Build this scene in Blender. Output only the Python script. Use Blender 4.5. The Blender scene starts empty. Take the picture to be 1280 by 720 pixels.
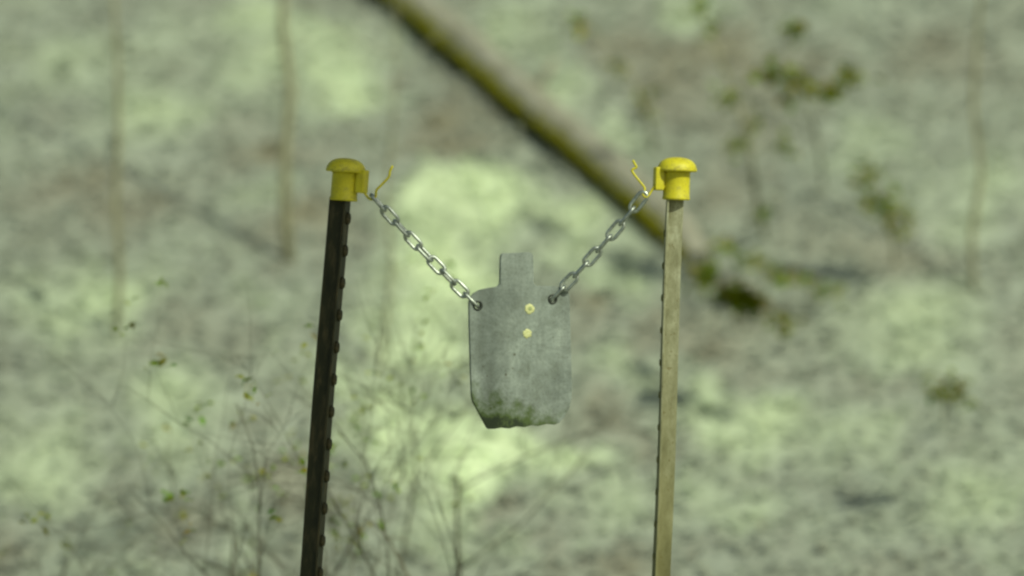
import bpy, math, random
from mathutils import Vector, Matrix, noise

R = math.radians
sc = bpy.context.scene
col = sc.collection

# ---------------------------------------------------------------- camera
D = 14.0            # metres from the lens to the hanging plate (y = 0)
S = 0.0014          # metres per photo pixel in the plane of the plate
ZC = 1.30           # height of the lens
cam_d = bpy.data.cameras.new("camera")
cam = bpy.data.objects.new("camera", cam_d)
col.objects.link(cam)
cam.location = (0, -D, ZC)
cam.rotation_euler = (R(90), 0, 0)
cam_d.sensor_width = 36
cam_d.lens = 36 * D / (1280 * S)
cam_d.clip_end = 9000
cam_d.dof.use_dof = True
cam_d.dof.focus_distance = D
cam_d.dof.aperture_fstop = 2.4
sc.camera = cam

# ---------------------------------------------------------------- sky, sun, exposure
SUN_EL, SUN_AZ = R(42), R(50)      # azimuth measured from +x towards the camera
sun_dir = Vector((math.cos(SUN_EL) * math.cos(SUN_AZ), -math.cos(SUN_EL) * math.sin(SUN_AZ), math.sin(SUN_EL)))
w = bpy.data.worlds.new("World")
sc.world = w
w.use_nodes = True
nt = w.node_tree
sky = nt.nodes.new("ShaderNodeTexSky")
sky.sky_type = 'NISHITA'
sky.sun_disc = False
sky.sun_elevation = SUN_EL
sky.sun_rotation = math.atan2(sun_dir.x, sun_dir.y)
sky.air_density = 1.0
sky.dust_density = 2.5
sky.ozone_density = 1.0
nt.links.new(sky.outputs[0], nt.nodes["Background"].inputs[0])
nt.nodes["Background"].inputs[1].default_value = 0.075
sl = bpy.data.lights.new("sun", 'SUN')
sl.energy = 3.0
sl.angle = R(0.5)
sl.color = (1.0, 0.96, 0.88)
sun = bpy.data.objects.new("sun", sl)
col.objects.link(sun)
sun.rotation_euler = sun_dir.to_track_quat('Z', 'Y').to_euler()
sc.view_settings.view_transform = 'Standard'
sc.view_settings.look = 'None'
sc.view_settings.exposure = 0.17
sc.view_settings.gamma = 1.0
sc.view_settings.use_white_balance = True      # the lens and sensor lean to yellow-green
sc.view_settings.white_balance_temperature = 7000
sc.view_settings.white_balance_tint = -12
sc.cycles.filter_width = 2.5
sc.cycles.use_denoising = True

# ---------------------------------------------------------------- helpers
def at(px, py, Y=0.0):
    """photo pixel -> point at depth Y behind the plate"""
    k = S * (D + Y) / D
    return Vector(((px - 640) * k, Y, ZC - (py - 360) * k))

def softplus(v):
    return v if v > 20 else math.log1p(math.exp(v))

def height(x, y):
    up = 0.42 * 0.45 * softplus((y - 1.8) / 0.45)
    over = 0.42 * 2.0 * softplus((y - 26) / 2.0)
    z = up - over
    near = max(0.0, 1 - max(abs(x) / 30, abs(y - 5) / 40))
    z += 0.05 * near * noise.noise(Vector((x * 1.1, y * 0.9, 3.1)))
    z += 0.022 * near * noise.noise(Vector((x * 3.7, y * 2.9, 7.7)))
    return z

def on_ground(px, py):
    y = 1.0
    while y < 25:
        p = at(px, py, y)
        if p.z <= height(p.x, y):
            return Vector((p.x, y, height(p.x, y)))
        y += 0.02
    return p

class MB:
    """collects faces; build() links them as one mesh object"""
    def __init__(self):
        self.v, self.f, self.c = [], [], []
    def quadstrip(self, rings, close=True, cap0=True, cap1=True, c=None):
        n = len(rings[0]); b = len(self.v)
        for r in rings:
            self.v += [tuple(p) for p in r]
        for i in range(len(rings) - 1):
            for j in range(n if close else n - 1):
                k = (j + 1) % n
                self.f.append((b + i * n + j, b + i * n + k, b + (i + 1) * n + k, b + (i + 1) * n + j)); self.c.append(c)
        if cap0:
            self.f.append(tuple(b + j for j in reversed(range(n)))); self.c.append(c)
        if cap1:
            e = b + (len(rings) - 1) * n
            self.f.append(tuple(e + j for j in range(n))); self.c.append(c)
    def tube(self, pts, rad, n=6, c=None, jitter=0.0, rng=None):
        pts = [Vector(p) for p in pts]
        if not isinstance(rad, (list, tuple)):
            rad = [rad] * len(pts)
        rings = []; ref = None
        for i, p in enumerate(pts):
            t = (pts[min(i + 1, len(pts) - 1)] - pts[max(i - 1, 0)]).normalized()
            if ref is None:
                ref = Vector((0, 0, 1)) if abs(t.z) < 0.9 else Vector((1, 0, 0))
            u = (ref - t * ref.dot(t)).normalized(); ref = u
            v = t.cross(u)
            ring = []
            for j in range(n):
                a = 2 * math.pi * j / n
                r = rad[i] * (1 + (rng.uniform(-jitter, jitter) if jitter else 0))
                ring.append(p + (u * math.cos(a) + v * math.sin(a)) * r)
            rings.append(ring)
        self.quadstrip(rings, c=c)
    def box(self, lo, hi):
        (a, b, c_), (d, e, f) = lo, hi
        self.quadstrip([[(a, b, c_), (d, b, c_), (d, e, c_), (a, e, c_)], [(a, b, f), (d, b, f), (d, e, f), (a, e, f)]])
    def lathe(self, prof, n=32, sy=1.0):
        rings = [[(r * math.cos(2 * math.pi * j / n), sy * r * math.sin(2 * math.pi * j / n), z) for j in range(n)] for r, z in prof]
        self.quadstrip(rings)
    def leaf(self, p, d, up, L, W, c=None, fold=0.25, curl=0.2):
        d = d.normalized(); s = d.cross(up)
        s = s.normalized() if s.length > 1e-4 else Vector((1, 0, 0))
        n = s.cross(d)
        b = len(self.v)
        m = p + d * L * 0.5 + n * L * curl
        e = p + d * L
        self.v += [tuple(p), tuple(m + s * W / 2 + n * fold * W), tuple(e), tuple(m - s * W / 2 + n * fold * W), tuple(m)]
        for q in ((0, 1, 4), (1, 2, 4), (2, 3, 4), (3, 0, 4)):
            self.f.append((b + q[0], b + q[1], b + q[2])); self.c.append(c)
    def build(self, name, mat, parent=None, smooth=False, bevel=0.0):
        me = bpy.data.meshes.new(name)
        me.from_pydata(self.v, [], self.f)
        if any(c is not None for c in self.c):
            at_ = me.color_attributes.new("tint", 'FLOAT_COLOR', 'CORNER')
            k = 0; data = []
            for f, c in zip(self.f, self.c):
                c = c or (1, 1, 1)
                for _ in f:
                    data += [c[0], c[1], c[2], 1.0]
            at_.data.foreach_set("color", data)
        me.materials.append(mat)
        if smooth:
            me.polygons.foreach_set("use_smooth", [True] * len(me.polygons))
        me.update()
        o = bpy.data.objects.new(name, me)
        col.objects.link(o)
        if parent is not None:
            o.parent = parent
        if bevel:
            bv = o.modifiers.new("bevel", 'BEVEL'); bv.width = bevel; bv.segments = 3; bv.limit_method = 'ANGLE'; bv.angle_limit = R(40)
        return o

def empty(name, loc=(0, 0, 0)):
    o = bpy.data.objects.new(name, None)
    col.objects.link(o); o.location = loc; o.empty_display_size = 0.05
    return o

def tag(o, label=None, cat=None, group=None, kind=None):
    if label: o["label"] = label
    if cat: o["category"] = cat
    if group: o["group"] = group
    if kind: o["kind"] = kind
    return o

# ---------------------------------------------------------------- materials
def mat(name, base, rough=0.8, metal=0.0, build=None, spec=0.5):
    m = bpy.data.materials.new(name); m.use_nodes = True
    N = m.node_tree.nodes; L = m.node_tree.links; b = N["Principled BSDF"]
    b.inputs["Base Color"].default_value = (*base, 1)
    b.inputs["Roughness"].default_value = rough
    b.inputs["Metallic"].default_value = metal
    b.inputs["Specular IOR Level"].default_value = spec
    if build: build(m, N, L, b)
    return m

def coord(N, L, scale=(1, 1, 1), out="Object"):
    tc = N.new("ShaderNodeTexCoord"); mp = N.new("ShaderNodeMapping")
    mp.inputs["Scale"].default_value = scale
    L.new(tc.outputs[out], mp.inputs[0])
    return mp.outputs[0]

def noise_n(N, L, vec, scale, detail=5, rough=0.6):
    n = N.new("ShaderNodeTexNoise"); n.inputs["Scale"].default_value = scale
    n.inputs["Detail"].default_value = detail; n.inputs["Roughness"].default_value = rough
    L.new(vec, n.inputs["Vector"])
    return n.outputs["Fac"]

def ramp(N, L, fac, stops):
    r = N.new("ShaderNodeValToRGB"); e = r.color_ramp.elements
    while len(e) < len(stops): e.new(0.5)
    for k, (p, c) in enumerate(stops):
        e[k].position = p; e[k].color = (*c, 1) if len(c) == 3 else c
    L.new(fac, r.inputs[0])
    return r.outputs[0]

def mix(N, L, fac, a, b, mode='MIX'):
    m = N.new("ShaderNodeMix"); m.data_type = 'RGBA'; m.blend_type = mode
    if isinstance(fac, float): m.inputs[0].default_value = fac
    else: L.new(fac, m.inputs[0])
    for i, s in ((6, a), (7, b)):
        if isinstance(s, tuple): m.inputs[i].default_value = (*s, 1)
        else: L.new(s, m.inputs[i])
    return m.outputs[2]

def bump(N, L, b, fac, strength=0.3, dist=0.002):
    bp = N.new("ShaderNodeBump"); bp.inputs["Strength"].default_value = strength; bp.inputs["Distance"].default_value = dist
    L.new(fac, bp.inputs["Height"]); L.new(bp.outputs[0], b.inputs["Normal"])

def math_n(N, L, op, a, b):
    m = N.new("ShaderNodeMath"); m.operation = op; m.use_clamp = False
    for i, s in enumerate((a, b)):
        if isinstance(s, (int, float)): m.inputs[i].default_value = s
        else: L.new(s, m.inputs[i])
    return m.outputs[0]

def tinted(name, rough=0.9, trans=0.0):
    def f(m, N, L, b):
        a = N.new("ShaderNodeAttribute"); a.attribute_name = "tint"
        v = coord(N, L)
        n = noise_n(N, L, v, 60, 4)
        c = mix(N, L, 0.6, a.outputs["Color"], ramp(N, L, n, [(0.25, (0.62, 0.6, 0.55)), (0.75, (1.25, 1.25, 1.2))]), 'MULTIPLY')
        L.new(c, b.inputs["Base Color"])
        if trans:
            t = N.new("ShaderNodeBsdfTranslucent"); L.new(c, t.inputs[0])
            ms = N.new("ShaderNodeMixShader"); ms.inputs[0].default_value = trans
            L.new(b.outputs[0], ms.inputs[1]); L.new(t.outputs[0], ms.inputs[2])
            L.new(ms.outputs[0], N["Material Output"].inputs[0])
    return mat(name, (0.3, 0.3, 0.2), rough, build=f, spec=0.15)

def bark_mat(name, c0, c1, c2, scale=14, stretch=0.25):
    def f(m, N, L, b):
        v = coord(N, L, (1, 1, stretch))
        n = noise_n(N, L, v, scale, 8, 0.7)
        L.new(ramp(N, L, n, [(0.3, c0), (0.5, c1), (0.7, c2)]), b.inputs["Base Color"])
        bump(N, L, b, n, 0.8, 0.01)
    return mat(name, c1, 0.9, build=f, spec=0.2)

def plastic_f(m, N, L, b):
    v = coord(N, L)
    n = noise_n(N, L, v, 35, 6, 0.65)
    L.new(ramp(N, L, n, [(0.28, (0.44, 0.37, 0.02)), (0.5, (0.60, 0.53, 0.03)), (0.75, (0.70, 0.63, 0.07))]), b.inputs["Base Color"])
    return_c = b.inputs["Base Color"].links[0].from_socket
    n3 = noise_n(N, L, v, 75, 8, 0.8)
    c = mix(N, L, ramp(N, L, n3, [(0.50, (0, 0, 0)), (0.66, (0.8, 0.8, 0.8))]), return_c, (0.30, 0.25, 0.05))
    L.new(c, b.inputs["Base Color"])
    n2 = noise_n(N, L, v, 260, 4)
    bump(N, L, b, n2, 0.2, 0.001)
M_yellow = mat("yellow_plastic", (0.6, 0.55, 0.05), 0.5, build=plastic_f, spec=0.35)

def galv_f(m, N, L, b):
    v = coord(N, L)
    n = noise_n(N, L, v, 140, 4, 0.6)
    L.new(ramp(N, L, n, [(0.3, (0.22, 0.24, 0.21)), (0.7, (0.58, 0.61, 0.56))]), b.inputs["Base Color"])
    r = N.new("ShaderNodeMapRange"); L.new(n, r.inputs[0]); r.inputs[3].default_value = 0.55; r.inputs[4].default_value = 0.3
    L.new(r.outputs[0], b.inputs["Roughness"])
M_chain = mat("galvanised_steel", (0.5, 0.5, 0.5), 0.4, 0.9, galv_f)

def dark_post_f(m, N, L, b):
    v = coord(N, L, (1, 1, 0.3))
    n = noise_n(N, L, v, 70, 7, 0.65)
    L.new(ramp(N, L, n, [(0.3, (0.014, 0.014, 0.005)), (0.5, (0.027, 0.026, 0.009)), (0.66, (0.070, 0.055, 0.024))]), b.inputs["Base Color"])
    bump(N, L, b, n, 0.25, 0.001)
M_post_dark = mat("dark_green_post_paint", (0.03, 0.03, 0.015), 0.6, build=dark_post_f, spec=0.3)

def pale_post_f(m, N, L, b):
    v = coord(N, L, (1, 1, 0.45))
    n = noise_n(N, L, v, 38, 8, 0.75)
    c = ramp(N, L, n, [(0.30, (0.14, 0.135, 0.07)), (0.5, (0.25, 0.245, 0.15)), (0.70, (0.42, 0.42, 0.30))])
    v2 = coord(N, L)
    n2 = noise_n(N, L, v2, 160, 4, 0.6)
    c = mix(N, L, ramp(N, L, n2, [(0.60, (0, 0, 0)), (0.70, (0.8, 0.8, 0.8))]), c, (0.13, 0.10, 0.035))
    tc = N.new("ShaderNodeTexCoord"); sp = N.new("ShaderNodeSeparateXYZ"); L.new(tc.outputs["Object"], sp.inputs[0])
    lowz = math_n(N, L, 'ADD', math_n(N, L, 'MULTIPLY', math_n(N, L, 'SUBTRACT', 1.32, sp.outputs[2]), 1.5), math_n(N, L, 'SUBTRACT', n, 0.5))
    c = mix(N, L, ramp(N, L, lowz, [(0.1, (0, 0, 0)), (1.0, (0.75, 0.75, 0.75))]), c, (0.150, 0.135, 0.030))   # algae and rust, heavier lower down
    L.new(c, b.inputs["Base Color"])
    bump(N, L, b, n2, 0.3, 0.001)
M_post_pale = mat("weathered_post_steel", (0.3, 0.28, 0.15), 0.75, build=pale_post_f, spec=0.25)

def plate_f(m, N, L, b):
    # local axes: x across, z up, y through the thickness; origin at the plate's centre
    v = coord(N, L)
    n1 = noise_n(N, L, v, 22, 7, 0.7)
    n2 = noise_n(N, L, v, 190, 4, 0.7)
    c = ramp(N, L, n1, [(0.27, (0.132, 0.148, 0.122)), (0.5, (0.218, 0.244, 0.225)), (0.70, (0.305, 0.338, 0.308))])
    c = mix(N, L, 0.75, c, ramp(N, L, n2, [(0.25, (0.62, 0.62, 0.55)), (0.5, (1, 1, 1)), (0.75, (1.25, 1.25, 1.2))]), 'MULTIPLY')
    vs = coord(N, L, (1, 1, 0.12))
    n3 = noise_n(N, L, vs, 60, 4, 0.6)
    c = mix(N, L, 0.5, c, ramp(N, L, n3, [(0.35, (0.8, 0.8, 0.76)), (0.65, (1.15, 1.16, 1.12))]), 'MULTIPLY')
    vo = N.new("ShaderNodeTexVoronoi"); vo.inputs["Scale"].default_value = 95; L.new(v, vo.inputs["Vector"])
    nc = noise_n(N, L, v, 14, 3, 0.6)
    chip = math_n(N, L, 'ADD', vo.outputs["Distance"], math_n(N, L, 'MULTIPLY', math_n(N, L, 'SUBTRACT', 0.62, nc), 2.2))
    c = mix(N, L, ramp(N, L, chip, [(0.12, (0.85, 0.85, 0.85)), (0.24, (0, 0, 0))]), c, (0.085, 0.085, 0.055))
    # green-black grime that has crept up from the lower edge, thickest at the lower left corner
    tc = N.new("ShaderNodeTexCoord"); sp = N.new("ShaderNodeSeparateXYZ"); L.new(tc.outputs["Object"], sp.inputs[0])
    down = math_n(N, L, 'MULTIPLY', math_n(N, L, 'ADD', sp.outputs[2], 0.096), -17.0)
    side = math_n(N, L, 'MULTIPLY', math_n(N, L, 'ADD', sp.outputs[0], 0.004), -5.5)
    n4 = noise_n(N, L, v, 38, 6, 0.7)
    g = math_n(N, L, 'ADD', math_n(N, L, 'ADD', down, side), math_n(N, L, 'MULTIPLY', math_n(N, L, 'SUBTRACT', n4, 0.5), 2.4))
    c = mix(N, L, ramp(N, L, g, [(0.05, (0, 0, 0)), (0.75, (0.9, 0.9, 0.9))]), c, (0.055, 0.085, 0.010))
    n5 = noise_n(N, L, v, 60, 5, 0.7)
    g2 = math_n(N, L, 'ADD', math_n(N, L, 'SUBTRACT', g, 0.62), math_n(N, L, 'SUBTRACT', n5, 0.5))
    c = mix(N, L, ramp(N, L, g2, [(0.1, (0, 0, 0)), (0.45, (0.9, 0.9, 0.9))]), c, (0.018, 0.026, 0.014))
    L.new(c, b.inputs["Base Color"])
    bump(N, L, b, n2, 0.35, 0.001)
M_plate = mat("worn_grey_paint", (0.25, 0.26, 0.22), 0.72, build=plate_f, spec=0.3)
M_edge = mat("dark_plate_rim", (0.035, 0.04, 0.025), 0.7)
def spl_f(m, N, L, b):
    v = coord(N, L); n = noise_n(N, L, v, 400, 4)
    L.new(ramp(N, L, n, [(0.3, (0.44, 0.44, 0.17)), (0.7, (0.70, 0.70, 0.38))]), b.inputs["Base Color"])
M_splash = mat("yellow_paint_spot", (0.6, 0.58, 0.2), 0.7, build=spl_f)
M_crater = mat("grey_crater", (0.32, 0.36, 0.16), 0.6)
M_bolt = mat("dark_bolt_steel", (0.06, 0.065, 0.055), 0.45, 0.7)

M_litter = tinted("dry_leaves", 0.95, 0.15)
M_green = tinted("green_leaves", 0.6, 0.5)
M_twig = bark_mat("grey_twig_bark", (0.045, 0.040, 0.024), (0.08, 0.074, 0.045), (0.14, 0.13, 0.085), 40)
M_pale_bark = bark_mat("pale_sapling_bark", (0.17, 0.16, 0.09), (0.26, 0.25, 0.16), (0.35, 0.34, 0.23), 30)
M_bark = bark_mat("tree_bark", (0.05, 0.045, 0.03), (0.13, 0.12, 0.08), (0.24, 0.22, 0.16))
M_log = bark_mat("log_bark", (0.20, 0.187, 0.135), (0.29, 0.275, 0.215), (0.38, 0.365, 0.30), 10, 0.3)
M_moss = bark_mat("moss", (0.17, 0.17, 0.004), (0.27, 0.265, 0.008), (0.37, 0.35, 0.018), 30, 1)
def wood_f(m, N, L, b):
    v = coord(N, L); n = noise_n(N, L, v, 30, 5)
    L.new(ramp(N, L, n, [(0.3, (0.25, 0.2, 0.11)), (0.7, (0.42, 0.36, 0.22))]), b.inputs["Base Color"])
M_wood = mat("cut_wood", (0.35, 0.3, 0.18), 0.85, build=wood_f)
def ground_f(m, N, L, b):
    a = N.new("ShaderNodeAttribute"); a.attribute_name = "tint"
    v = coord(N, L)
    n = noise_n(N, L, v, 9, 10, 0.75)
    c = mix(N, L, 1.0, a.outputs["Color"], ramp(N, L, n, [(0.3, (0.78, 0.76, 0.72)), (0.7, (1.2, 1.2, 1.18))]), 'MULTIPLY')
    L.new(c, b.inputs["Base Color"])
    bump(N, L, b, n, 0.35, 0.02)
M_ground = mat("leaf_strewn_soil", (0.2, 0.19, 0.13), 0.95, build=ground_f, spec=0.1)

# ---------------------------------------------------------------- sun dapples and shade painted into the bank's soil and leaf colours
PALE_DAPPLES = [(320,30,40,22,1),(400,45,28,20,.6),(430,95,42,26,1),(345,70,18,16,.7),(300,95,15,15,.4),(440,125,30,14,.8),(520,40,30,20,.4),(630,35,36,26,.6),
 (700,105,34,30,.55),(785,170,26,18,.6),(860,18,32,20,.7),(590,240,60,24,1.1),(530,265,40,24,1),(640,255,40,22,.8),(545,320,52,34,1.1),(570,370,52,40,1.3),
 (520,425,46,30,1.1),(560,455,40,26,1.0),(470,350,20,40,.4),(320,390,24,40,.35),(590,580,34,28,2.6),(560,535,40,24,1.1),(430,520,14,40,1),(482,510,20,18,1),
 (500,542,24,20,1.2),(470,568,18,16,1),(495,612,22,16,1),(520,592,16,14,.9),(560,642,26,14,.9),(640,560,24,22,1),(655,575,16,16,.9),(705,560,38,18,1.0),
 (690,610,16,30,.9),(735,575,30,18,.6),(715,285,34,28,.9),(735,255,20,20,.5),(772,355,32,22,.8),(785,395,26,18,.9),(700,345,22,20,.7),(800,280,28,24,.4),
 (905,520,38,22,.6),(965,530,26,26,.65),(955,565,30,16,.4),(930,640,30,24,.5),(775,455,36,22,.6),(760,640,28,24,.4),(880,620,40,26,.4),(340,240,30,18,.3),
 (400,480,20,20,.4),(300,650,24,24,.35),(640,690,40,16,.4),(540,690,30,18,.6),(880,500,24,20,.5),(200,150,60,30,.8),(120,380,70,40,.9),(220,520,50,40,.8),
 (60,600,60,40,.7),(1090,180,50,30,.4),(1150,420,70,40,.8),(1080,560,60,30,.5),(1200,620,60,40,.5),(60,80,60,30,.6),(1220,250,50,40,.5)]
DULL_DAPPLES = [(310,190,40,16,.8),(350,195,26,20,.8),(380,288,36,14,1.1),(350,330,28,16,.7),(300,410,16,20,.6),(495,100,14,10,1),(545,140,22,14,.8),(530,192,36,18,.9),
 (580,185,30,14,.7),(395,190,30,12,.6),(755,392,42,13,1.3),(810,410,30,14,.9),(745,545,30,14,.6),(880,450,26,14,.8),(900,110,90,60,.55),(870,55,60,26,.4),
 (760,45,50,24,.5),(610,612,60,13,1),(690,620,40,12,.4),(600,640,30,12,.6),(700,690,50,18,.7),(785,690,26,24,.8),(460,440,18,26,.6),(480,330,14,30,.5),
 (340,520,60,26,.3),(370,610,60,30,.35),(820,540,50,30,.35),(650,150,60,30,.4),(900,250,60,40,.5),(950,400,60,26,.5),(830,330,40,30,.3),(870,690,60,26,.3),
 (960,470,40,14,.5),(505,230,20,10,.6),(470,150,60,14,.3),(100,250,80,30,.6),(180,420,60,24,.6),(240,650,50,30,.5),(1120,320,80,30,.6),(1100,480,60,24,.5),(1150,80,80,30,.5)]
def prep(lst):
    out = []
    for (px, py, rx, ry, a) in lst:
        g = on_ground(px, py); k = S * (D + g.y) / D
        g2 = on_ground(px, py - ry)
        out.append((g.x, g.y, rx * k * 0.8, max(0.08, (g2.y - g.y)) * 0.8, a))
    return out
PALE_DAPPLES, DULL_DAPPLES = prep(PALE_DAPPLES), prep(DULL_DAPPLES)
def dapple_field(x, y):
    v = 0.36
    wx = 0.075 * noise.noise(Vector((x * 7, y * 3, 11))) + 0.04 * noise.noise(Vector((x * 16, y * 7, 17)))
    wy = 0.20 * noise.noise(Vector((x * 7, y * 3, 23)))
    x0, y0 = x, y; x, y = x + wx, y + wy
    for lst, sg in ((PALE_DAPPLES, 0.62), (DULL_DAPPLES, -0.34)):
        for (cx, cy, rx, ry, a) in lst:
            q = ((x - cx) / rx) ** 2 + ((y - cy) / ry) ** 2
            if q < 9: v += sg * a * math.exp(-0.5 * q)
    v += 0.14 * noise.noise(Vector((x0 * 4, y * 2, 0))) + 0.10 * noise.noise(Vector((x * 9, y * 4, 5)))
    return v
RAMP = [(-0.1, (0.200, 0.180, 0.105)), (0.15, (0.250, 0.246, 0.198)), (0.36, (0.298, 0.322, 0.272)), (0.65, (0.39, 0.44, 0.325)), (1.0, (0.545, 0.625, 0.42)), (1.6, (0.70, 0.79, 0.54))]
def shade(v):
    v = max(RAMP[0][0], min(RAMP[-1][0], v))
    for (a, ca), (b, cb) in zip(RAMP, RAMP[1:]):
        if v <= b:
            k = (v - a) / (b - a)
            return tuple(p + (q - p) * k for p, q in zip(ca, cb))

# ---------------------------------------------------------------- ground: flat by the posts, rising into a bank behind, on to the horizon
def axis(lo, hi, step, far):
    a = [lo + step * i for i in range(int(round((hi - lo) / step)) + 1)]
    d = step; x = hi; pos = []
    while x < far:
        d *= 1.35; x += d; pos.append(x)
    d = step; x = lo; neg = []
    while x > -far:
        d *= 1.35; x -= d; neg.append(x)
    return neg[::-1] + a + pos
gx, gy = axis(-2.4, 2.4, 0.05, 3000), axis(1.0, 9.0, 0.05, 3000)
g = MB()
g.v = [(x, y, height(x, y)) for y in gy for x in gx]
nx = len(gx)
g.f = [(j * nx + i, j * nx + i + 1, (j + 1) * nx + i + 1, (j + 1) * nx + i) for j in range(len(gy) - 1) for i in range(nx - 1)]
g.c = [None] * len(g.f)
go = g.build("ground", M_ground, smooth=True)
ca = go.data.color_attributes.new("tint", 'FLOAT_COLOR', 'POINT')
dat = []
for (x, y, z) in g.v:
    c = shade(dapple_field(x, y)) if abs(x) < 6 and -3 < y < 14 else (0.25, 0.26, 0.18)  # soil colour carries the painted dapples
    dat += [c[0], c[1], c[2], 1.0]
ca.data.foreach_set("color", dat)
tag(go, "pale leaf-strewn bank rising behind the posts", kind="structure")

# dry fallen leaves and straw lying all over the bank
rng = random.Random(5)
lit = MB()
for i in range(34000):
    x = rng.uniform(-2.3, 2.3); y = rng.uniform(2.0, 8.6)
    v = dapple_field(x, y) + rng.gauss(0, 0.09)  # each leaf takes its tone from the painted dapples
    c = shade(v)
    z = height(x, y)
    a = rng.uniform(0, 6.283)
    d = Vector((math.cos(a), math.sin(a), 0.42 * math.sin(a) + rng.uniform(-0.05, 0.2)))
    up = Vector((rng.gauss(0, .15), rng.gauss(-0.42, .15), 1))
    L = rng.uniform(0.018, 0.042)
    lit.leaf(Vector((x, y, z + rng.uniform(0.002, 0.014))), d, up, L, L * rng.uniform(0.35, 0.7), c, rng.uniform(0, .35), rng.uniform(-.1, .3))
lo = lit.build("leaf_litter", M_litter)
tag(lo, "dry pale leaves scattered thickly over the whole bank", "leaf litter", kind="stuff")

# ---------------------------------------------------------------- T posts with studs, yellow caps
def t_post(top, foot, sgn, th_top, th_bot, m, label, studs, group):
    """T-section steel post: flange with studs towards the plate (sgn = side), web away from it"""
    root = empty("t_post", foot)
    ax = Vector(top) - Vector(foot)
    H = ax.length
    rot = ax.to_track_quat('Z', 'X')
    q = Vector((0, 0, 1)).rotation_difference(ax.normalized())
    root.rotation_mode = 'QUATERNION'; root.rotation_quaternion = q
    F, T, Wb, tw = 0.0175, 0.0045, (0.029 if sgn > 0 else 0.0245), 0.004
    prof = [(T, -F), (T, F), (0.001, F), (0, tw), (-Wb, tw * .7), (-Wb - .001, 0), (-Wb, -tw * .7), (0, -tw), (0.001, -F)]
    n = 40
    def frame(z):
        k = min(1, max(0, (z - 0.5) / (H - 0.5))) ** 0.4
        th = th_bot + (th_top - th_bot) * k
        return th
    rings = []
    for i in range(n + 1):
        z = -0.35 + (H + 0.35) * i / n
        th = -sgn * frame(z)
        ring = []
        for (a, b) in prof:
            x, y = sgn * a, b
            ring.append((x * math.cos(th) - y * math.sin(th) + 0.0012 * math.sin(z * 9 + sgn), x * math.sin(th) + y * math.cos(th), z))
        rings.append(ring if sgn > 0 else ring[::-1])
    mb = MB(); mb.quadstrip(rings)
    mb.build("post", m, root, bevel=0.0008)
    st = MB()
    st.lathe([(0.0075, -0.001), (0.0072, 0.003), (0.0055, 0.0062), (0.002, 0.0072)], 10, 1.0)
    proto = st.build("stud", m, root, smooth=True)
    first = True
    for z in studs(H):
        o = proto if first else proto.copy()
        if not first:
            col.objects.link(o); o.parent = root
        first = False
        th = -sgn * frame(z)
        px, py = sgn * T, 0
        o.location = (px * math.cos(th) - py * math.sin(th) + 0.0012 * math.sin(z * 9 + sgn), px * math.sin(th) + py * math.cos(th), z)
        o.rotation_euler = (0, R(90) * sgn, th) if True else None
        o.scale = (1.5, 1.0, 1.0) if sgn > 0 else (0.9, 0.65, 0.45)
    tag(root, label, "post", group)
    return root, q

def foot_of(p0, p1):
    """where the line through two points meets the ground"""
    d = p1 - p0
    k = -p0.z / d.z
    return p0 + d * k

pitch = 40.4 * S
lt, lb = at(429.5, 247), at(393.5, 720)
lf = foot_of(lt, lb)
dark_post, ql = t_post(lt + Vector((.003, 0, 0)), lf, +1, R(14), R(14), M_post_dark, "dark green studded steel post leaning right, shaded, under the dull cap",
                       lambda H: [H - (26 + 40.4 * i) * S for i in range(int((H - 0.1) / pitch))], "pair of studded steel posts")
rt, rb = at(837, 247), at(820, 720)
rf = foot_of(rt, rb)
pale_post, qr = t_post(rt, rf, -1, R(2), R(20), M_post_pale, "weathered tan steel post in sunlight under the bright cap",
                       lambda H: [H - (45 + 40.4 * i) * S for i in range(int((H - 0.1) / pitch))], "pair of studded steel posts")

def post_cap(loc, q, sgn, yaw, prong, loop, label):
    """plastic safety cap: mushroom top, sleeve, side tongue with a wire hook towards the plate"""
    root = empty("post_cap", loc)
    root.rotation_mode = 'QUATERNION'
    root.rotation_quaternion = q
    h = 0.0505
    mb = MB()
    mb.lathe([(0.0225, 0.0), (0.0242, 0.0012), (0.0242, 0.004), (0.0235, 0.006), (0.0232, h - .004), (0.0245, h)], 40)
    sleeve = mb.build("sleeve", M_yellow, root, smooth=False)
    sleeve.data.polygons.foreach_set("use_smooth", [len(p.vertices) == 4 for p in sleeve.data.polygons])
    mb = MB()
    prof = [(0.022, h - .001), (0.0335, h - 0.0005), (0.0352, h + 0.0012), (0.0350, h + 0.003)]
    for i in range(1, 10):
        a = R(90) * i / 9.5
        prof.append((0.0345 * math.cos(a) ** 0.8, h + 0.003 + 0.0215 * math.sin(a)))
    mb.lathe(prof, 40)
    dome = mb.build("dome", M_yellow, root, smooth=True)
    # tongue: slab standing proud of the sleeve, joined by a neck
    cy, sy = math.cos(yaw), math.sin(yaw)
    def place(o):
        o.rotation_euler = (0, 0, -sgn * yaw)
    mb = MB()
    a, b = (0.0245, 0.0405) if sgn > 0 else (-0.0405, -0.0245)
    mb.box((a, -0.0115, 0.0155), (b, 0.0115, h + 0.006))
    t = mb.build("tongue", M_yellow, root, bevel=0.0025); place(t)
    mb = MB()
    a, b = (0.018, 0.0265) if sgn > 0 else (-0.0265, -0.018)
    mb.box((a, -0.007, 0.02), (b, 0.007, h - 0.004))
    nk = mb.build("tongue_neck", M_yellow, root, bevel=0.0015); place(nk)
    inv = q.inverted()
    mb = MB()
    pts = [inv @ (p - Vector(loc)) for p in prong]
    mb.tube(pts, [0.0026, 0.0025] + [0.0021] * (len(pts) - 3) + [0.0012], 8)
    mb.build("wire_hook", M_yellow, root, smooth=True)
    tag(root, label, "post cap", "yellow post caps")
    return root

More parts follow.
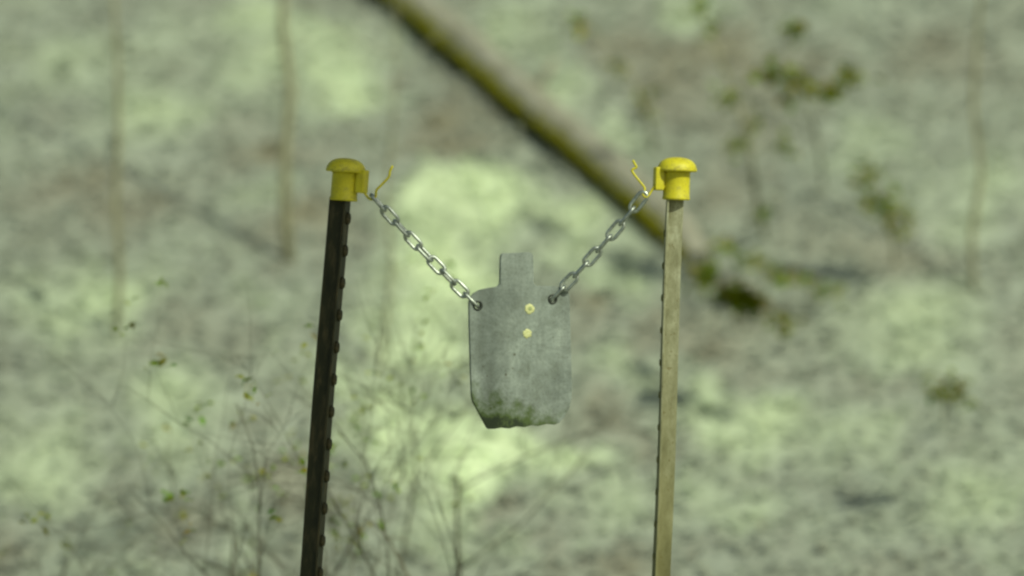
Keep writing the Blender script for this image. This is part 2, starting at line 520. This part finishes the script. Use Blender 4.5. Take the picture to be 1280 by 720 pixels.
def spline(pts, k=5):
    out = []
    P = [pts[0]] + list(pts) + [pts[-1]]
    for i in range(1, len(P) - 2):
        p0, p1, p2, p3 = P[i - 1:i + 3]
        for j in range(k):
            t = j / k
            out.append(0.5 * ((2 * p1) + (p2 - p0) * t + (2 * p0 - 5 * p1 + 4 * p2 - p3) * t * t + (3 * p1 - p0 - 3 * p2 + p3) * t ** 3))
    out.append(pts[-1])
    return out

HY = -0.012   # hooks stand a little in front of the posts' axes
lp = spline([at(452, 234, HY), at(457, 243, HY), at(463, 249, HY - .002), at(469.5, 246, HY), at(470.5, 238, HY), at(478, 230, HY + .004), at(486, 221, HY + .006), at(487.5, 214, HY + .006), at(491, 207, HY + .007)])
post_cap(at(429.3, 251), ql, +1, R(22), lp, None, "dull olive-yellow plastic cap in shade on the dark post")
rp = spline([at(819, 231, HY), at(813, 241, HY), at(808, 246.5, HY - .002), at(803.5, 243, HY), at(806, 235.5, HY), at(799, 226, HY + .004), at(791, 215.5, HY + .006), at(790.5, 212, HY + .006), at(795.5, 209, HY + .006), at(793, 204, HY + .006), at(791, 200, HY + .006)])
post_cap(at(845, 250), qr, -1, R(12), rp, None, "bright yellow plastic cap in sun on the tan post")

# ---------------------------------------------------------------- hanging steel silhouette plate
TH = 0.009
YAW = R(16)
pc = at(650, 426)
ck = 1 / math.cos(YAW)
outline_px = [(626, 318.5), (629, 316.5), (642, 316.2), (660, 315.2), (664, 316.5), (665.8, 320), (666.5, 354), (670, 357.5), (692, 357.8), (703, 359.5), (709, 363), (711.2, 369),
              (712.2, 400), (713.4, 440), (714.2, 478), (714, 497), (711.5, 509), (705, 521), (698.5, 528.5), (693, 531), (683, 530), (672, 532.5), (664, 531.5), (655, 534), (645, 533), (636, 535.5), (626, 534.5), (617, 536), (610.5, 536), (608, 534),
              (601, 521), (590.8, 502), (589, 494), (588, 470), (587.2, 440), (586.2, 400), (585.8, 378), (588, 371), (593, 366), (599, 362.5), (611, 359.8), (621, 358.5), (624.4, 355), (625.2, 322)]
import bmesh
HOLES = [(596.5, 382), (690, 374)]
bm = bmesh.new()
def loop(pts):
    vs = [bm.verts.new(((px - 650) * S * ck, -TH / 2, -(py - 426) * S)) for px, py in pts]
    return [bm.edges.new((vs[k], vs[(k + 1) % len(vs)])) for k in range(len(vs))]
es = loop(outline_px)
for hx, hy in HOLES:
    es += loop([(hx + 4.0 / ck * math.cos(2 * math.pi * k / 16), hy + 4.0 * math.sin(2 * math.pi * k / 16)) for k in range(16)])
bmesh.ops.triangle_fill(bm, use_beauty=True, use_dissolve=False, edges=es, normal=(0, -1, 0))
ex = bmesh.ops.extrude_face_region(bm, geom=list(bm.faces))
nv = [e for e in ex["geom"] if isinstance(e, bmesh.types.BMVert)]
bmesh.ops.translate(bm, verts=nv, vec=(0, TH, 0))
bmesh.ops.recalc_face_normals(bm, faces=bm.faces)
be = [e for e in bm.edges if abs(e.verts[0].co.y - e.verts[1].co.y) < 1e-6 and len(e.link_faces) == 2 and e.calc_face_angle() > 0.7]
bmesh.ops.bevel(bm, geom=be, offset=0.0009, segments=2, affect='EDGES', profile=0.5)
me = bpy.data.meshes.new("plate")
bm.to_mesh(me); bm.free()
me.materials.append(M_plate)
plate_root = empty("steel_target", pc)
plate_root.rotation_euler = (0, 0, YAW)
plate = bpy.data.objects.new("plate", me); col.objects.link(plate); plate.parent = plate_root
tag(plate_root, "worn grey steel silhouette target hanging on chains between the posts", "shooting target")
def on_plate(px, py, out=0.0):
    return Vector(((px - 650) * S * ck, -TH / 2 - out, -(py - 426) * S))
def disc(name, m, parent, loc, prof, n=24, lumpy=0.0, seed=1):
    r_ = random.Random(seed); k = [1 + r_.uniform(-lumpy, lumpy) for _ in range(n)]
    mb = MB()
    mb.quadstrip([[(r * k[j] * math.cos(2 * math.pi * j / n), -z, r * k[j] * math.sin(2 * math.pi * j / n)) for j in range(n)] for r, z in prof])
    o = mb.build(name, m, parent, smooth=True); o.location = loc
    return o
for k, (px, py, r, c_) in enumerate([(661, 386, 6.2, 1), (658, 417, 5.8, 0)]):
    o = disc("impact_mark", M_splash, plate_root, on_plate(px, py), [(r * S, 0.0002), (r * S * .92, 0.0009), (r * S * .55, 0.0011), (r * S * .3, 0.0010)], 24, 0.14, k)
    if c_: disc("crater", M_crater, o, (r * S * .12, 0, 0), [(r * S * (.42 if c_ else .2), 0.0009), (r * S * .3, 0.0014), (r * S * .1, 0.0012)], 14, 0.15, k + 5)
for hx, hy in HOLES:
    mb = MB(); q = on_plate(hx, hy)
    prof = [(4.1, -0.0004), (4.1, 0.0012), (5.0, 0.0020), (6.0, 0.0016), (6.5, -0.0004)]
    mb.quadstrip([[(rr * S * math.cos(2 * math.pi * k / 20), -zz, rr * S * math.sin(2 * math.pi * k / 20)) for k in range(20)] for rr, zz in prof], cap0=False, cap1=False)
    o = mb.build("hole_ring", M_bolt, plate_root, smooth=True); o.location = q
LB, RB = (596.5, 382), (690, 374)
M_pl = Matrix.Translation(pc) @ Matrix.Rotation(YAW, 4, 'Z')
# ---------------------------------------------------------------- chains: one object per link
LINK_P, LINK_R, LINK_W = 0.0290, 0.0031, 0.0082     # inner pitch, wire radius, half width to wire centre
def link_mesh():
    mb = MB()
    half = LINK_P / 2 - LINK_W + LINK_R
    path = []
    for i in range(9):
        a = R(-90) + R(180) * i / 8
        path.append(Vector((half + LINK_W * math.cos(a), LINK_W * math.sin(a), 0)))
    for i in range(9):
        a = R(90) + R(180) * i / 8
        path.append(Vector((-half + LINK_W * math.cos(a), LINK_W * math.sin(a), 0)))
    n = len(path); rings = []
    for i, p in enumerate(path):
        t = (path[(i + 1) % n] - path[i - 1]).normalized()
        u = Vector((0, 0, 1)); v = t.cross(u)
        rings.append([p + (u * math.cos(2 * math.pi * j / 8) + v * math.sin(2 * math.pi * j / 8)) * LINK_R for j in range(8)])
    rings.append(rings[0])
    mb.quadstrip(rings, cap0=False, cap1=False)
    return mb
def chain(a, b, n, sag, roll, label, seed):
    """a: hook end, b: bolt end"""
    r_ = random.Random(seed)
    root = empty("chain", a)
    pts = []
    for i in range(n + 1):
        k = i / n
        pts.append(a.lerp(b, k) + Vector((0, 0, -sag * 4 * k * (1 - k))))
    proto = None
    for i in range(n):
        p, q = pts[i], pts[i + 1]
        d = (q - p)
        t = d.normalized()
        view = Vector((0, -1, 0)); view = (view - t * view.dot(t)).normalized()
        side = t.cross(view)
        ang = (roll if i < n - 4 else 0) + (R(90) if (n - 1 - i) % 2 == 0 else 0) + (R(r_.uniform(-16, 16)) if i < n - 1 else 0)
        zax = view * math.cos(ang) + side * math.sin(ang)
        yax = zax.cross(t)
        m = Matrix((t, yax, zax)).transposed().to_4x4()
        if proto is None:
            proto = link_mesh().build("link", M_chain, root, smooth=True); o = proto
        else:
            o = proto.copy(); col.objects.link(o); o.parent = root
        o.matrix_local = Matrix.Translation((p + q) / 2 - a) @ m @ Matrix.Diagonal((d.length / LINK_P, 1, 1, 1))
    tag(root, label, "chain", "pair of hanging chains")
    return root
bl = M_pl @ on_plate(*LB, out=-TH / 2); br = M_pl @ on_plate(*RB, out=-TH / 2)
chain(at(465.5, 245, HY), bl, 9, 0.004, R(18), "dull galvanised chain from the shaded dark-post cap to the plate", 3)
chain(at(805.5, 243, HY), br, 8, 0.006, R(14), "glinting galvanised chain from the sunlit tan-post cap to the plate", 4)

# ---------------------------------------------------------------- fallen log across the bank
rl = random.Random(12)
log_px = [(956, 394), (930, 374), (894, 346), (846, 304), (752, 224), (655, 144), (560, 62), (472, -14), (448, -36)]
log_up = [0.012, 0.016, -0.030, 0.020, 0.034, 0.038, 0.040, 0.042, 0.042]      # it dips into the litter near its lower end
lp_ = [on_ground(*q) + Vector((0, 0, u)) for q, u in zip(log_px, log_up)]
B = lp_[0].copy(); B.z -= 0.03
log_root = empty("fallen_log", B)
pts = [p - B for p in spline(lp_, 4)]
NL = len(pts) - 1
rad = [0.019 + 0.022 * min(1, i / 12) + 0.010 * i / NL + 0.003 * math.sin(i * 1.7) for i in range(NL + 1)]
mb = MB(); mb.tube(pts, rad, 16, jitter=0.06, rng=rl)
mb.build("bark", M_log, log_root, smooth=True)
ax = (pts[0] - pts[1]).normalized()
mb = MB(); mb.tube([pts[0], pts[0] + ax * 0.004], 0.019, 14); mb.build("cut_end", M_wood, log_root)
# moss along the lower flank, away from the sun
mb = MB()
for i in range(6500):
    k = rl.uniform(.25, 1) if rl.random() < .9 else rl.random(); j = k * NL; i0 = min(NL - 1, int(j)); p = pts[i0].lerp(pts[i0 + 1], j - i0); r = rad[i0]
    t = (pts[i0 + 1] - pts[i0]).normalized()
    dn = Vector((-0.62, -0.70, -0.10 - rl.uniform(0, .35))); dn = (dn - t * dn.dot(t)).normalized(); sd = t.cross(dn)
    a = rl.gauss(0, 0.24)
    o_ = dn * math.cos(a) + sd * math.sin(a)
    mb.leaf(p + o_ * r * 0.97, o_ + t * rl.uniform(-1, 1) + Vector((0, 0, rl.uniform(-.5, .5))), t, rl.uniform(.006, .016), .008)
mo = mb.build("moss", M_moss, log_root); mo["kind"] = "stuff"
mb = MB(); q0 = pts[20]; mb.tube([q0, q0 + Vector((.05, -.02, .05)), q0 + Vector((.08, -.02, .10))], [.014, .011, .008], 8, jitter=.1, rng=rl); mb.build("branch_stub", M_log, log_root, smooth=True)
tag(log_root, "blurred mossy fallen log lying diagonally up the bank", "log")

# ---------------------------------------------------------------- branching plants
def grow(mb, p, d, L, r, depth, rn, tips, spread=0.6, kids=(2, 3), grav=0.0, seg=5, sides=6):
    pts, rad = [p], [r]
    dd = d.normalized(); q = p
    for i in range(seg):
        dd = (dd + Vector((rn.gauss(0, .13), rn.gauss(0, .13), rn.gauss(0, .13) + grav))).normalized()
        q = q + dd * L / seg
        pts.append(q); rad.append(r * (1 - 0.5 * (i + 1) / seg) if depth else r * (1 - .8 * (i + 1) / seg))
    mb.tube(pts, rad, sides)
    if depth == 0:
        tips.append((q, dd)); tips.append((pts[-3], dd)); return
    for _ in range(rn.randint(*kids)):
        k = rn.uniform(0.35, 1.0); j = min(seg - 1, int(k * seg)); b = pts[j].lerp(pts[j + 1], k * seg - j) if j < seg else pts[-1]
        nd = (dd + Vector((rn.gauss(0, spread), rn.gauss(0, spread), rn.gauss(0, spread)))).normalized()
        grow(mb, b, nd, L * rn.uniform(.5, .78), max(rad[j] * .6, 0.0006), depth - 1, rn, tips, spread, kids, grav, seg, max(4, sides - 1))

GREENS = [(0.14, 0.20, 0.003), (0.20, 0.235, 0.004), (0.11, 0.165, 0.003), (0.25, 0.255, 0.006)]
def foliage(mb, centre, n, rx, rz, L, rn, dark=1.0):
    for _ in range(n):
        v = Vector((rn.gauss(0, .55), rn.gauss(0, .55), rn.gauss(0, .55)))
        p = centre + Vector((v.x * rx, v.y * rx, v.z * rz))
        d = Vector((rn.gauss(0, 1), rn.gauss(0, 1), rn.gauss(0, .6)))
        c = rn.choice(GREENS); c = tuple(q * rn.uniform(.7, 1.3) * dark for q in c)
        l = L * rn.uniform(.6, 1.2)
        mb.leaf(p, d, Vector((rn.gauss(0, .4), rn.gauss(-.2, .4), 1)), l, l * .55, c, .15, .1)

def leafy(name, path_px, Y, clusters, r0, label, cat, group=None, L=0.03, n=18, seed=1, dark=1.0):
    """slender plant: stem through photo-measured points standing at depth Y, leaf clusters on it"""
    rn = random.Random(seed)
    base = on_ground(*path_px[0]); base.z -= 0.02
    pts = [base]
    for i, (px, py) in enumerate(path_px[1:]):
        pts.append(at(px, py, base.y + (Y - base.y) * min(1, (i + 1) / 2)))
    root = empty(name, base)
    pp = [p - base for p in spline(pts, 4)]
    mb = MB(); mb.tube(pp, [r0 * (1 - .7 * i / (len(pp) - 1)) for i in range(len(pp))], 7)
    fo = MB()
    for (px, py, rx, ry) in clusters:
        c = at(px, py, Y) - base
        near = min(pp, key=lambda q: (q - c).length)
        if (near - c).length > 0.01:
            mb.tube([near, near.lerp(c, .5) + Vector((0, 0, .01)), c], [r0 * .4, r0 * .3, r0 * .2], 5)
        k = S * (D + Y) / D
        foliage(fo, c, int(1.5 * n * max(.6, rx * ry / 120)), rx * k * 1.25, ry * k * 1.2, L, rn, dark)
    mb.build("stem", M_pale_bark, root, smooth=True)
    q = fo.build("foliage", M_green, root); q["kind"] = "stuff"
    tag(root, label, cat, group)
    return root

GP = "leafy plants on the bank"
leafy("leafy_sapling", [(958, 292), (948, 262), (938, 190), (925, 140), (895, 60), (872, 8), (862, -40)], 4.8,
      [(908, 124, 16, 9), (918, 187, 15, 7), (940, 160, 7, 11), (980, 185, 10, 7), (951, 272, 9, 7), (872, 8, 10, 14), (886, 40, 6, 10)], .008,
      "thin stem sapling with small green leaves behind the tan post's cap", "sapling", GP, seed=2, dark=1.25)
leafy("leafy_shrub", [(818, 182), (812, 155), (800, 118), (765, 62), (722, 22)], 5.4, [(806, 130, 9, 13), (720, 28, 11, 12), (770, 85, 5, 6)], .006,
      "sparse green shrub just above the log, two small leaf tufts", "shrub", GP, seed=3, n=18, dark=1.2)
leafy("leafy_shrub", [(1030, 230), (1022, 180), (1005, 120), (985, 100), (955, 92)], 4.6, [(962, 94, 15, 9), (992, 102, 17, 10), (1030, 118, 16, 10), (988, 128, 7, 9), (1062, 96, 12, 9), (992, 38, 10, 10)], .004,
      "dark olive bushy shrub high on the bank by the right side", "shrub", GP, L=.033, n=26, seed=4, dark=1.15)
leafy("leafy_plant", [(925, 400), (918, 382), (926, 370)], 4.15, [(925, 374, 18, 10), (915, 370, 12, 7), (935, 380, 12, 8)], .004,
      "low dark green plant right of the tan post, darkest clump there", "plant", GP, n=75, seed=5, dark=.45)
leafy("leafy_plant", [(884, 368), (882, 350), (884, 338)], 4.3, [(883, 343, 11, 14)], .004,
      "small olive green plant nearest the tan post's right edge", "plant", GP, n=34, seed=6, dark=1.2)
leafy("leafy_plant", [(980, 420), (979, 408), (976, 400)], 4.1, [(978, 403, 15, 9)], .004,
      "small flat olive plant lowest of the right-hand leaf clumps", "plant", GP, n=24, seed=7)
leafy("creeping_vine", [(1040, 372), (1000, 352), (960, 338), (925, 322), (898, 306)], 4.7, [(905, 312, 14, 8), (935, 326, 16, 8), (965, 340, 16, 8), (1000, 352, 18, 9), (1035, 366, 18, 9)], .005,
      "olive creeping vine slanting across the bank right of the tan post", "vine", GP, n=14, seed=8, dark=1.4)
leafy("leafy_shrub", [(1120, 330), (1115, 290), (1100, 250), (1090, 215)], 4.8, [(1100, 255, 20, 18), (1085, 220, 14, 12), (1125, 280, 14, 14)], .006,
      "round green shrub on the bank far right of the posts", "shrub", GP, seed=9, dark=1.2)
leafy("leafy_plant", [(1180, 520), (1182, 495), (1175, 478)], 3.6, [(1178, 485, 18, 14), (1200, 500, 12, 10)], .005,
      "low green plant near the right edge of the view", "plant", GP, seed=10)

# near brush at the lower left: bare twigs with a few olive leaves, almost in focus
def brush(name, base, L, r, depth, seed, label, leaves, d=(0, 0, 1), spread=.55, kids=(2, 4), leaf_L=.012, group="bare brush on the bank"):
    rn = random.Random(seed)
    root = empty(name, base)
    mb = MB(); tips = []
    grow(mb, Vector((0, 0, -0.02)), Vector(d), L, r, depth, rn, tips, spread, kids)
    mb.build("branches", M_twig, root, smooth=True)
    if leaves:
        fo = MB()
        for (p, dd) in tips:
            if rn.random() < leaves:
                foliage(fo, p, rn.randint(2, 5), .018, .018, leaf_L, rn, 1.3)
        q = fo.build("foliage", M_green, root); q["kind"] = "stuff"
    tag(root, label, "brush", group)
def gp(x, y): return Vector((x, y, height(x, y)))
brush("twiggy_brush", gp(-.21, 1.5), .70, .0065, 3, 21, "fine bare twigs rising right of the dark post's foot", .05, (-.05, 0, 1), kids=(3, 4))
brush("twiggy_brush", gp(-.38, 1.7), .66, .006, 3, 33, "olive-leaved twiggy brush close around the dark post's lower end", .42, (.12, 0, 1), leaf_L=.024)
brush("twiggy_brush", gp(-.50, 2.0), .66, .006, 3, 27, "sparse brush with yellow-green leaves left of the dark post", .42, (.05, 0, 1), leaf_L=.024)
brush("twiggy_brush", gp(-.92, 2.1), .55, .005, 3, 29, "twiggy brush low at the far left of the bank", .2, (0, 0, 1))
brush("twiggy_brush", gp(-.15, 2.6), .58, .0062, 3, 41, "tangled leafless brush between the dark post and the plate's lower corner", .02, (.05, 0, 1), kids=(3, 4), spread=.7)
brush("twiggy_brush", gp(-.45, 1.9), .56, .0055, 4, 51, "dense fine tangle of twigs left of the dark post's lowest part", .10, (.1, 0, 1), kids=(3, 4), spread=.75, leaf_L=.02)
brush("twiggy_brush", gp(-.27, 2.2), .54, .0060, 4, 53, "dense fine tangle of twigs right of the dark post's lowest part", .07, (0, 0, 1), kids=(3, 4), spread=.75, leaf_L=.02)
brush("twiggy_brush", gp(-.30, 2.9), .56, .0045, 3, 43, "tall bare brush just right of the dark post's middle", .08, (0, 0, 1), kids=(3, 4), leaf_L=.022)
brush("twiggy_brush", gp(.80, 2.4), .46, .005, 3, 31, "leafless low brush at the lower right of the tan post", .03, (.2, 0, 1))
# one dark twig arching over the lower left, nearly sharp
tw = [at(452, 648, 1.5), at(468, 655, 1.5), at(482, 668, 1.5), at(494, 690, 1.5), at(508, 716, 1.5), at(530, 770, 1.5), at(560, 900, 1.6)]
last = tw[-1]; tw.append(Vector((last.x + .05, last.y, height(last.x + .05, last.y) - .03)))
b0 = tw[-1].copy()
troot = empty("arching_twig", b0)
mb = MB(); sp_ = [p - b0 for p in spline(tw, 4)]
mb.tube(sp_, [.0014 + .0022 * i / len(sp_) for i in range(len(sp_))], 6); mb.build("stem", M_bark, troot, smooth=True)
mb = MB(); s_ = sp_[9]
mb.tube([s_, s_ + Vector((.03, .01, .0)), s_ + Vector((.06, .01, -.02))], [.0013, .001, .0007], 5); mb.build("side_shoot", M_bark, troot)
tag(troot, "thin dark arching twig below and left of the plate", "twig")

# slim grey saplings, far out of focus
def sapling(px0, py0, top, r, label, seed):
    rn = random.Random(seed); base = on_ground(px0, py0); base.z -= .03
    root = empty("bare_sapling", base)
    tp = at(top[0], top[1], base.y) - base
    pts = [Vector((0, 0, 0)).lerp(tp * 2.2, k / 10) + Vector((rn.gauss(0, .008), rn.gauss(0, .01), 0)) for k in range(11)]
    mb = MB(); mb.tube(pts, [r * (1 - .07 * k) for k in range(11)], 8); mb.build("trunk", M_pale_bark, root, smooth=True)
    mb = MB(); tips = []
    for k in (5, 6, 7, 8, 9, 10):
        grow(mb, pts[k], Vector((rn.gauss(0, .7), rn.gauss(0, .7), .6)), .5, r * .3, 2, rn, tips, .5)
    mb.build("limbs", M_pale_bark, root, smooth=True)
    tag(root, label, "sapling", "bare saplings on the bank")
sapling(362, 330, (352, -10), .014, "slim bare sapling rising above the dark post's left side", 3)
sapling(478, 470, (486, 250), .005, "spindly bare sapling between the dark post and the plate", 4)
sapling(150, 420, (140, 20), .008, "bare sapling at the far left of the bank", 5)
sapling(1215, 360, (1228, 10), .008, "bare sapling at the far right of the bank", 6)

# ---------------------------------------------------------------- tree beside the range; its trunk throws the shade that lies on the dark post
def big_tree(base, H, r, seed, label):
    rn = random.Random(seed); root = empty("shade_tree", base)
    pts = [Vector((0.02 * math.sin(k * .9), 0.02 * math.cos(k * 1.3) - .02, -0.1 + H * k / 12)) for k in range(13)]
    mb = MB(); mb.tube(pts, [r * (1.25 if k == 0 else 1 - .035 * k) for k in range(13)], 12, jitter=.04, rng=rn); mb.build("trunk", M_bark, root, smooth=True)
    mb = MB(); tips = []
    for k in (9, 10, 11, 12, 12):
        for _ in range(2):
            grow(mb, pts[k], Vector((rn.gauss(0, .8), rn.gauss(0, .8), .7)), 1.6, r * .4, 3, rn, tips, .5)
    mb.build("limbs", M_bark, root, smooth=True)
    fo = MB()
    for (p, d) in tips:
        foliage(fo, p, 7, .22, .22, .07, rn)
    q = fo.build("crown", M_green, root); q["kind"] = "stuff"
    tag(root, label, "tree")
tt = 3.5
tb = Vector((-.30, 0, 0)) + Vector((sun_dir.x, sun_dir.y, 0)) * tt
big_tree(Vector((tb.x, tb.y, height(tb.x, tb.y))), 6.8, .105, 8, "leafy tree standing right of the posts, nearer the viewer")

# evergreen added out of view; its low boughs keep sky light off the dark post
rn = random.Random(77)
eb = gp(-2.1, .35)
eroot = empty("added_evergreen", eb)
tp = [Vector((.02 * math.sin(k), .02 * math.cos(k * 1.7), -.1 + 5.2 * k / 10)) for k in range(11)]
mb = MB(); mb.tube(tp, [.11 * (1.15 - .085 * k) for k in range(11)], 12, jitter=.04, rng=rn); mb.build("trunk", M_bark, eroot, smooth=True)
lm, fo = MB(), MB()
for k in range(70):
    h = rn.uniform(2.5, 5.2); reach = 2.0 * (1 - (h - 2.3) / 4.2)
    a = rn.uniform(0, 6.283) if k % 2 else rn.gauss(-.1, .5)
    e = Vector((math.cos(a) * reach, math.sin(a) * reach, h - .12))
    st = Vector((0, 0, h - .1)); md = st.lerp(e, .5) + Vector((0, 0, .08))
    lm.tube([st, md, e], [.022, .014, .005], 6)
    for q in range(9):
        c = (st.lerp(md, q / 4) if q < 4 else md.lerp(e, (q - 4) / 4)) if q else st.lerp(md, .5)
        if c.z + eb.z > 2.3 or c.x < -.3:
            foliage(fo, c, 16, .17, .06, .07, rn, .6)
lm.build("limbs", M_bark, eroot, smooth=True)
q = fo.build("crown", M_green, eroot); q["kind"] = "stuff"
tag(eroot, "evergreen added left of the view to shade the dark post", "tree")
